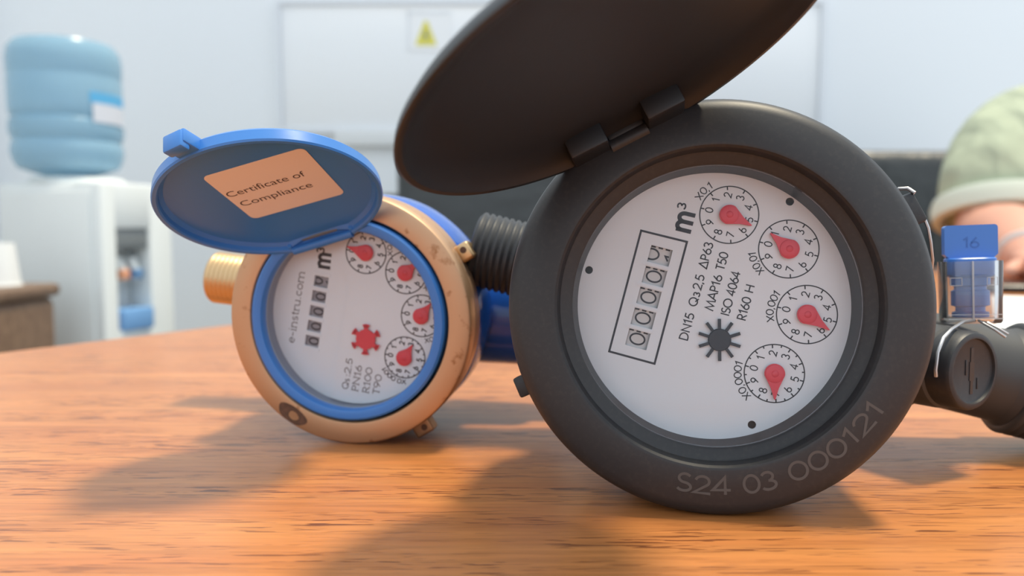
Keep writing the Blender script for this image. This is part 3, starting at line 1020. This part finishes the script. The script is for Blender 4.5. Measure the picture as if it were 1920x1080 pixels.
    P = axis_frame(Vector((0, -.5, -52)), ax, (0, 0, 1))
    MB().lathe([(13, -30), (11.5, -44), (11.0, -50)], 48, P).build('inlet_neck', M_BLUEP, r, F)
    MB().lathe([(6.8, -58), (6.8, -73), (8.4, -73)] + thread_profile(-72.8, -52, 9.7, 1.81, .5) + [(9.6, -51), (9.6, -47)], 48, P).build('threaded_inlet', M_BRASSR, r, F, angle=50)
    MB().lathe([(19, 24), (17.6, 40), (16.5, 54), (14.5, 56)], 48, P).build('outlet_neck', M_BLUEP, r, F)
    MB().lathe([(9.6, 54)] + thread_profile(55, 74, 9.7, 1.81, .5) + [(8.4, 75), (6.8, 75), (6.8, 60)], 48, P).build('threaded_outlet', M_BRASSR, r, F, angle=50)
    # lid
    Lm = F @ lid_frame(106.1, 116.4, 22.73, -1.42, 28.76)
    ld = MB().lathe([(0, -5.0), (24, -4.8), (27.6, -4.2), (28.6, -3.2), (28.8, -.5), (28.5, 0), (27.6, 0), (27.2, -.4), (27.0, -1.6), (26.0, -2.5), (23, -2.8), (0, -2.9)], 128)
    lid = ld.build('lid', M_BLUE, r, Lm)
    tb = MB()
    A = Matrix.Rotation(R(7), 4, 'Z')
    tb.box((-3.1, 27.6, -4.0), (3.1, 33.4, -.4), A, bev=.5)
    tb.box((-2.7, 31.0, -3.6), (2.7, 33.9, .9), A, bev=.5)
    tb.build('lid_tab', M_BLUE, lid, Lm, angle=30)
    hb = MB()
    hb.tube([(-9.5, -26.6, -.4), (9.5, -26.6, -.4)], 1.25, 18)
    hb.box((-10.5, -27.4, -2.8), (-9.2, -24.6, -.6), bev=.3)
    hb.box((9.2, -27.4, -2.8), (10.5, -24.6, -.6), bev=.3)
    hb.build('hinge', M_BLUE, lid, Lm)
    MB().box((-5.8, -25.4, -2.6), (5.8, -24.6, -2.0)).build('hinge_slot', M_DKGREY, lid, Lm, smooth=False)
    # sticker, slightly turned
    S = Lm @ Matrix.Translation((3.7, 3.5, -2.78)) @ Matrix.Rotation(R(-3.4), 4, 'Z')
    w2, h2, rr = 13.6, 12.1, 1.7
    poly = []
    for cx, cy, a0 in ((w2 - rr, h2 - rr, 0), (-w2 + rr, h2 - rr, 90), (-w2 + rr, -h2 + rr, 180), (w2 - rr, -h2 + rr, 270)):
        poly += arc(cx, cy, rr, rr, a0, a0 + 90, 6)
    stk = MB().prism(poly, 0, .12).build('sticker', M_STICK, lid, S, smooth=False)
    stk['label'] = 'pale rounded sticker inside the blue lid reading Certificate of Compliance'
    for s_, x, y, wd in (('Certificate of', -13.1, .75, 21.6), ('Compliance', -12.5, -4.8, 20.2)):
        cu = bpy.data.curves.new('sticker_text', 'FONT')
        cu.body = s_
        cu.size = 3.6
        cu.offset = -0.01
        to = bpy.data.objects.new('sticker_text', cu)
        C.objects.link(to)
        bpy.context.view_layer.update()
        kx = wd / to.dimensions.x
        me = bpy.data.meshes.new_from_object(to)
        bpy.data.objects.remove(to)
        g = MB()
        g.add([(x + v.co.x * kx, y + v.co.y, .17) for v in me.vertices], [tuple(p.vertices) for p in me.polygons])
        g.build('sticker_text', M_STICKINK, lid, S, smooth=False)
    return r


# ------------------------------------------------------------------ security seal on the black meter's plug
def seal():
    bz = TZ + 0.0386
    base = Vector((0.1268, 0.2125, bz))
    r = root('security_seal', base, 'clear and blue plastic security seal standing on the black meter beside its screw plug', 'seal')
    T = axis_frame(base, (-.03, .05, 1), (1, -.25, 0)) @ SCALE
    # clear body: rounded flat tube, open at the top

    def oval(w_, d_, n=40, e=3.2):
        P = []
        for i in range(n):
            a = 2 * PI * i / n
            c, s_ = math.cos(a), math.sin(a)
            P.append((w_ * math.copysign(abs(c) ** (2 / e), c), d_ * math.copysign(abs(s_) ** (2 / e), s_)))
        return P
    g = MB()
    rings = [(7.2, 4.4, 0), (7.5, 4.8, .6), (7.6, 4.9, 8), (7.75, 5.0, 16.6), (7.75, 5.0, 17.0), (6.9, 4.2, 17.0), (6.8, 4.1, 9), (6.7, 4.0, 1.4)]
    vs = []
    for w_, d_, z in rings:
        vs += [(x, y, z) for x, y in oval(w_, d_)]
    n = 40
    fs = [(k * n + i, k * n + (i + 1) % n, (k + 1) * n + (i + 1) % n, (k + 1) * n + i) for k in range(len(rings) - 1) for i in range(n)]
    fs.append(tuple(range(n))[::-1])
    fs.append(tuple((len(rings) - 1) * n + i for i in range(n)))
    g.add(vs, fs)
    cb = g.build('clear_body', M_SEALCLR, r, T)
    rb = MB()
    rb.box((-1.0, -5.35, .6), (-.55, -4.8, 17), bev=.1)
    for z in (12.6, 14.8):
        for i in range(n):
            pass
        rb.ribbon([(x, y) for x, y in oval(7.72, 4.98)], .22, lambda x, y, z=z: (x, y, z), True)
    for x0, x1, z0, z1 in ((-6.3, -3.4, 10.4, 12.6), (2.6, 5.2, 10.4, 12.6)):
        t = .14
        rb.box((x0, -5.15, z0), (x1, -4.85, z0 + t))
        rb.box((x0, -5.15, z1 - t), (x1, -4.85, z1))
        rb.box((x0, -5.15, z0), (x0 + t, -4.85, z1))
        rb.box((x1 - t, -5.15, z0), (x1, -4.85, z1))
    rb.box((-6.8, -4.9, 1.2), (6.8, -4.7, 1.5))
    rb.box((-6.8, -4.9, 2.4), (6.8, -4.75, 2.6))
    rb.build('moulded_rib', M_SEALRIB, cb, T)
    # blue twist insert
    MB().lathe([(0, 1.6), (4.6, 1.6), (4.6, 2.9), (3.7, 3.2), (3.7, 4.4), (4.8, 4.8), (4.8, 8.8), (4.0, 9.2), (4.0, 10.0), (5.0, 10.4), (5.0, 12.4), (5.6, 12.8), (6.0, 13.4)], 32, Matrix.Scale(.72, 4, (0, 1, 0))).build('blue_core', M_SEALBLUE, r, T)
    pl = MB()
    vs = []
    for w_, d_, z in ((5.6, 3.6, 12.9), (6.3, 3.7, 13.4), (6.3, 3.7, 17.6), (6.0, 3.4, 17.9)):
        vs += [(x, y, z) for x, y in oval(w_, d_)]
    fs = [(k * n + i, k * n + (i + 1) % n, (k + 1) * n + (i + 1) % n, (k + 1) * n + i) for k in range(3) for i in range(n)]
    fs += [tuple(range(n))[::-1], tuple(3 * n + i for i in range(n))]
    pl.add(vs, fs)
    pl.build('blue_collar', M_SEALBLUE, r, T)
    hd = MB()
    poly = []
    w2, z0, z1, rr = 6.6, 17.7, 26.9, .9
    for cx, cz, a0 in ((w2 - rr, z1 - rr, 0), (-w2 + rr, z1 - rr, 90)):
        poly += arc(cx, cz, rr, rr, a0, a0 + 90, 5)
    poly += [(-w2, z0 + 1.2), (-w2 + 1.2, z0), (w2 - 1.2, z0), (w2, z0 + 1.2)]
    XZ = Matrix(((1, 0, 0, 0), (0, 0, -1, 0), (0, 1, 0, 0), (0, 0, 0, 1)))
    hd.prism(poly, -1.4, 1.4, XZ)
    head = hd.build('blue_tab', M_SEALBLUE, r, T, angle=30)
    nm = MB()
    text(nm, '16', 3.0, .42, lambda x, y: (x, -1.46, 20.6 + y), center=True, width=4.2)
    text(nm, '16', 3.0, .16, lambda x, y: (x + .12, -1.50, 20.5 + y), center=True, width=4.2)
    nm.build('moulded_number', mat('seal_number_blue', (0.038, 0.15, 0.50), .35), head, T, smooth=False)
    w = MB()
    b = base
    w.tube([b + Vector(p) * MM for p in ((-1, -3.6, 1.0), (-7.3, -9.0, 1.3), (-14, -15.5, .2), (-18.0, -19.0, -1.6), (-20.4, -21.0, -5.0), (-21.2, -21.8, -9.2), (-20.9, -21.6, -11.0))], .00042, 8)
    w.tube([b + Vector(p) * MM for p in ((0, -3.6, 1.0), (-.8, -7.0, .7), (1.0, -9.4, -.8), (3.2, -10.4, -2.6))], .00036, 8)
    w.tube([b + Vector(p) * MM for p in ((.4, -3.6, .8), (.4, -7.0, .8), (2.0, -9.2, -.4), (4.0, -10.2, -1.8))], .00030, 8)
    w.build('twisted_wire', M_WIRE, r)


# ------------------------------------------------------------------ person, paper, phone at the far right
def skin_mesh(name, chains, material, parent, sub=2, rootpt=None):
    """chains: list of lists of (x, y, z, r); points with equal coordinates are shared"""
    idx = {}
    vs, es, rs = [], [], []
    for ch in chains:
        prev = None
        for x, y, z, rad in ch:
            k = (round(x, 4), round(y, 4), round(z, 4))
            if k not in idx:
                idx[k] = len(vs)
                vs.append(Vector((x, y, z)) - ROOTLOC.get(parent.name, Vector()))
                rs.append(rad)
            i = idx[k]
            if prev is not None and prev != i:
                es.append((prev, i))
            prev = i
    me = bpy.data.meshes.new(name)
    me.from_pydata(vs, es, [])
    o = bpy.data.objects.new(name, me)
    C.objects.link(o)
    o.parent = parent
    ROOTLOC[o.name] = ROOTLOC.get(parent.name, Vector())
    md = o.modifiers.new('skin', 'SKIN')
    md.use_smooth_shade = True
    for i, rad in enumerate(rs):
        sv = me.skin_vertices[0].data[i]
        rad = rad if isinstance(rad, tuple) else (rad, rad)
        sv.radius = rad
        sv.use_root = (i == 0)
    sd = o.modifiers.new('subdivision', 'SUBSURF')
    sd.levels = sub
    sd.render_levels = sub
    me.materials.append(material)
    return o


def person():
    px, py = 1.22, 1.52
    r = root('person', (px, py, 0), 'person in a pale sage polo shirt seated with forearm on the table at right', 'person')
    pel = (1.22, 1.60, .50, .14)
    wai = (1.21, 1.58, .68, .13)
    che = (1.20, 1.54, .88, .145)
    nb = (1.19, 1.50, 1.06, .075)
    nk = (1.185, 1.47, 1.12, .058)
    h0 = (1.18, 1.44, 1.18, .072)
    h1 = (1.18, 1.43, 1.25, .098)
    h2 = (1.18, 1.44, 1.33, .088)
    sR = (.95, 1.38, .98, .072)
    uR = (.795, 1.25, .925, .060)
    eR = (.712, 1.145, .800, .060)
    fR = (.672, 1.03, .798, .052)
    wR = (.618, .925, .776, .029)
    hR = (.605, .87, .770, .026)
    sL = (1.37, 1.50, .98, .072)
    eL = (1.42, 1.27, .82, .055)
    wL = (1.18, 1.04, .778, .029)
    hL = (1.13, .995, .772, .026)
    kR, aR, tR = (1.06, 1.16, .50, .075), (1.04, 1.22, .10, .042), (1.02, 1.10, .045, .035)
    kL, aL, tL = (1.36, 1.24, .50, .075), (1.36, 1.28, .10, .042), (1.34, 1.16, .045, .035)
    hipR, hipL = (1.13, 1.56, .50, .10), (1.31, 1.60, .50, .10)
    chains = [[pel, wai, che, nb, nk, h0, h1, h2], [che, sR, uR, eR, fR, wR, hR], [che, sL, eL, wL, hL], [pel, hipR, kR, aR, tR], [pel, hipL, kL, aL, tL]]

    def fingers(h, dx, dy):
        out = []
        sx, sy = -dy, dx
        for k, (off, ln) in enumerate(((-.026, .068), (-.009, .078), (.009, .074), (.026, .058))):
            p0 = (h[0] + sx * off + dx * .03, h[1] + sy * off + dy * .03, h[2], .0105)
            p1 = (h[0] + sx * off * 1.1 + dx * (.03 + ln * .55), h[1] + sy * off * 1.1 + dy * (.03 + ln * .55), h[2] + .002, .0088)
            p2 = (h[0] + sx * off * 1.1 + dx * (.03 + ln), h[1] + sy * off * 1.1 + dy * (.03 + ln), h[2] - .010, .0075)
            out.append([h, p0, p1, p2])
        t0 = (h[0] + sx * -.032, h[1] + sy * -.032, h[2], .0115)
        t1 = (h[0] + sx * -.052 + dx * .035, h[1] + sy * -.052 + dy * .035, h[2] - .004, .009)
        out.append([h, t0, t1])
        return out
    chains += fingers(hR, -.26, -.965)
    chains += fingers(hL, -.75, -.66)
    body = skin_mesh('body', chains, M_SKIN, r, 2)
    # face and hair
    hc = Vector((1.18, 1.40, 1.255))
    fc = MB()
    fc.lathe([(0, .030), (.012, .022), (.014, .0), (0, -.006)], 14, Matrix.Translation(hc + Vector((-.02, -.058, -.005))) @ Matrix.Rotation(R(80), 4, 'X'))
    fc.build('nose', M_SKIN, body)
    for s_ in (-1, 1):
        MB().lathe([(0, .011), (.008, .008), (.011, 0), (.008, -.008), (0, -.011)], 14, Matrix.Translation(hc + Vector((-.015 + s_ * .034, -.052, .022)))).build('eye', M_LWHITE, body)
        MB().lathe([(0, .030), (.012, .02), (.015, 0), (.010, -.022), (0, -.028)], 14, Matrix.Translation(hc + Vector((s_ * .098, .03, .005)))).build('ear', M_SKIN, body)
    MB().box((1.142, 1.335, 1.195), (1.192, 1.352, 1.207), bev=.004).build('mouth', mat('lips', (.42, .16, .13), .5), body)
    hr = MB().lathe([(0, .118), (.05, .106), (.088, .070), (.106, .02), (.104, -.01)], 28, Matrix.Translation((1.18, 1.452, 1.275)))
    hr.build('hair', M_HAIR, r)
    # clothing
    sh = [[(1.22, 1.60, .52, .165), (1.21, 1.58, .68, .160), (1.20, 1.54, .88, .172), (1.19, 1.51, 1.03, .10)],
          [(1.20, 1.54, .88, .172), (.90, 1.33, .99, .098), (.80, 1.25, .93, .106), (.754, 1.195, .862, .099), (.748, 1.178, .822, .095)],
          [(1.20, 1.54, .88, .172), (1.37, 1.50, .97, .098), (1.42, 1.40, .90, .098), (1.43, 1.33, .85, .090)]]
    shirt = skin_mesh('polo_shirt', sh, M_SHIRT, r, 3)
    d = Vector((-.14, -.30, -.94)).normalized()
    A = axis_frame(Vector((.750, 1.184, .840)) + d * .006, d, (0, 0, 1))
    MB().lathe([(.080, -.022), (.097, -.020), (.100, -.008), (.097, .010), (.086, .012), (.076, -.01)], 40, A).build('sleeve_cuff', M_CUFF, shirt)
    d2 = Vector((.01, -.07, -.05)).normalized()
    A2 = axis_frame(Vector((1.43, 1.33, .85)) + d2 * .02, d2, (0, 0, 1))
    MB().lathe([(.070, -.030), (.086, -.028), (.090, -.012), (.089, .004), (.078, .006)], 40, A2).build('sleeve_cuff', M_CUFF, shirt)
    MB().lathe([(.070, 0), (.082, .01), (.078, .045), (.070, .05), (.066, .03)], 32, Matrix.Translation((1.188, 1.49, 1.065)) @ Matrix.Rotation(R(18), 4, 'X')).build('collar', M_CUFF, shirt)
    tro = [[(1.22, 1.61, .50, .165), (1.13, 1.56, .50, .115), (1.06, 1.16, .50, .088), (1.04, 1.22, .11, .058)], [(1.22, 1.61, .50, .165), (1.31, 1.60, .50, .115), (1.36, 1.24, .50, .088), (1.36, 1.28, .11, .058)]]
    skin_mesh('trousers', tro, M_TROU, r, 2)
    for (x, y) in ((1.025, 1.14), (1.345, 1.20)):
        MB().box((x - .045, y - .10, 0), (x + .045, y + .15, .085), bev=.03, seg=4).build('shoe', M_PHONE, r)
    dw = Vector((-.49, -.87, -.14)).normalized()
    Aw = axis_frame(Vector((.627, .942, .779)), dw, (0, 0, 1))
    MB().lathe([(.029, -.007), (.0345, -.0065), (.0350, 0), (.0345, .0065), (.029, .007)], 40, Aw).build('watch_strap', M_STEEL, r)
    # chair under the person
    X = .18
    c = root('office_chair', (1.05 + X, 1.68, 0), 'black office chair under the seated person in the sage shirt', 'chair')
    MB().box((.80 + X, 1.42, .31), (1.30 + X, 1.88, .37), bev=.028, seg=3).build('seat', M_SOFA, c)
    MB().box((.84 + X, 1.86, .45), (1.26 + X, 1.92, .88), bev=.025, seg=3).build('backrest', M_SOFA, c)
    MB().box((1.02 + X, 1.87, .32), (1.08 + X, 1.90, .52)).build('back_bar', M_STEEL, c)
    MB().lathe([(0, .06), (.03, .06), (.03, .315), (0, .315)], 20, Matrix.Translation((1.05 + X, 1.66, 0))).build('column', M_STEEL, c)
    for k in range(5):
        a = 2 * PI * k / 5 + .3
        MB().tube([(1.05 + X, 1.66, .075), (1.05 + X + .27 * math.cos(a), 1.66 + .27 * math.sin(a), .05)], [.022, .015], 8).build('leg', M_STEEL, c)
        MB().lathe([(0, 0), (.018, .004), (.025, .025), (.018, .046), (0, .05)], 14, Matrix.Translation((1.05 + X + .27 * math.cos(a), 1.66 + .27 * math.sin(a), 0))).build('castor', M_PHONE, c)
    # sheet of paper and black phone on the table
    p0 = Vector((.309, .490, TZ))
    e1 = Vector((.52, .854, 0))
    e2 = Vector((.854, -.52, 0))
    g = MB()
    g.add([p0 + Vector((0, 0, .0004)), p0 + e2 * .21 + Vector((0, 0, .0004)), p0 + e2 * .21 + e1 * .297 + Vector((0, 0, .0004)), p0 + e1 * .297 + Vector((0, 0, .0004)),
           p0, p0 + e2 * .21, p0 + e2 * .21 + e1 * .297, p0 + e1 * .297],
          [(0, 1, 2, 3), (4, 5, 6, 7), (0, 1, 5, 4), (1, 2, 6, 5), (2, 3, 7, 6), (3, 0, 4, 7)])
    tag(g.build('paper_sheet', M_PAPER, smooth=False), 'white sheet of paper lying on the table behind the clear seal', 'paper')
    A = Matrix.Translation((.555, .80, TZ + .0046)) @ Matrix.Rotation(R(-14), 4, 'Z')
    ph = root('mobile_phone', (.555, .80, TZ), 'flat black mobile phone lying on the table by the forearm', 'phone')
    MB().box((-.075, -.036, -.0038), (.075, .036, .0038), A, bev=.0035, seg=3).build('phone_body', M_PHONE, ph)
    MB().box((-.070, -.032, .0036), (.070, .032, .0041), A).build('screen', M_PHONE, ph)


room()
wall_board()
table()
cooler()
side_cabinet()
sofa()
black_meter()
brass_meter()
seal()
person()
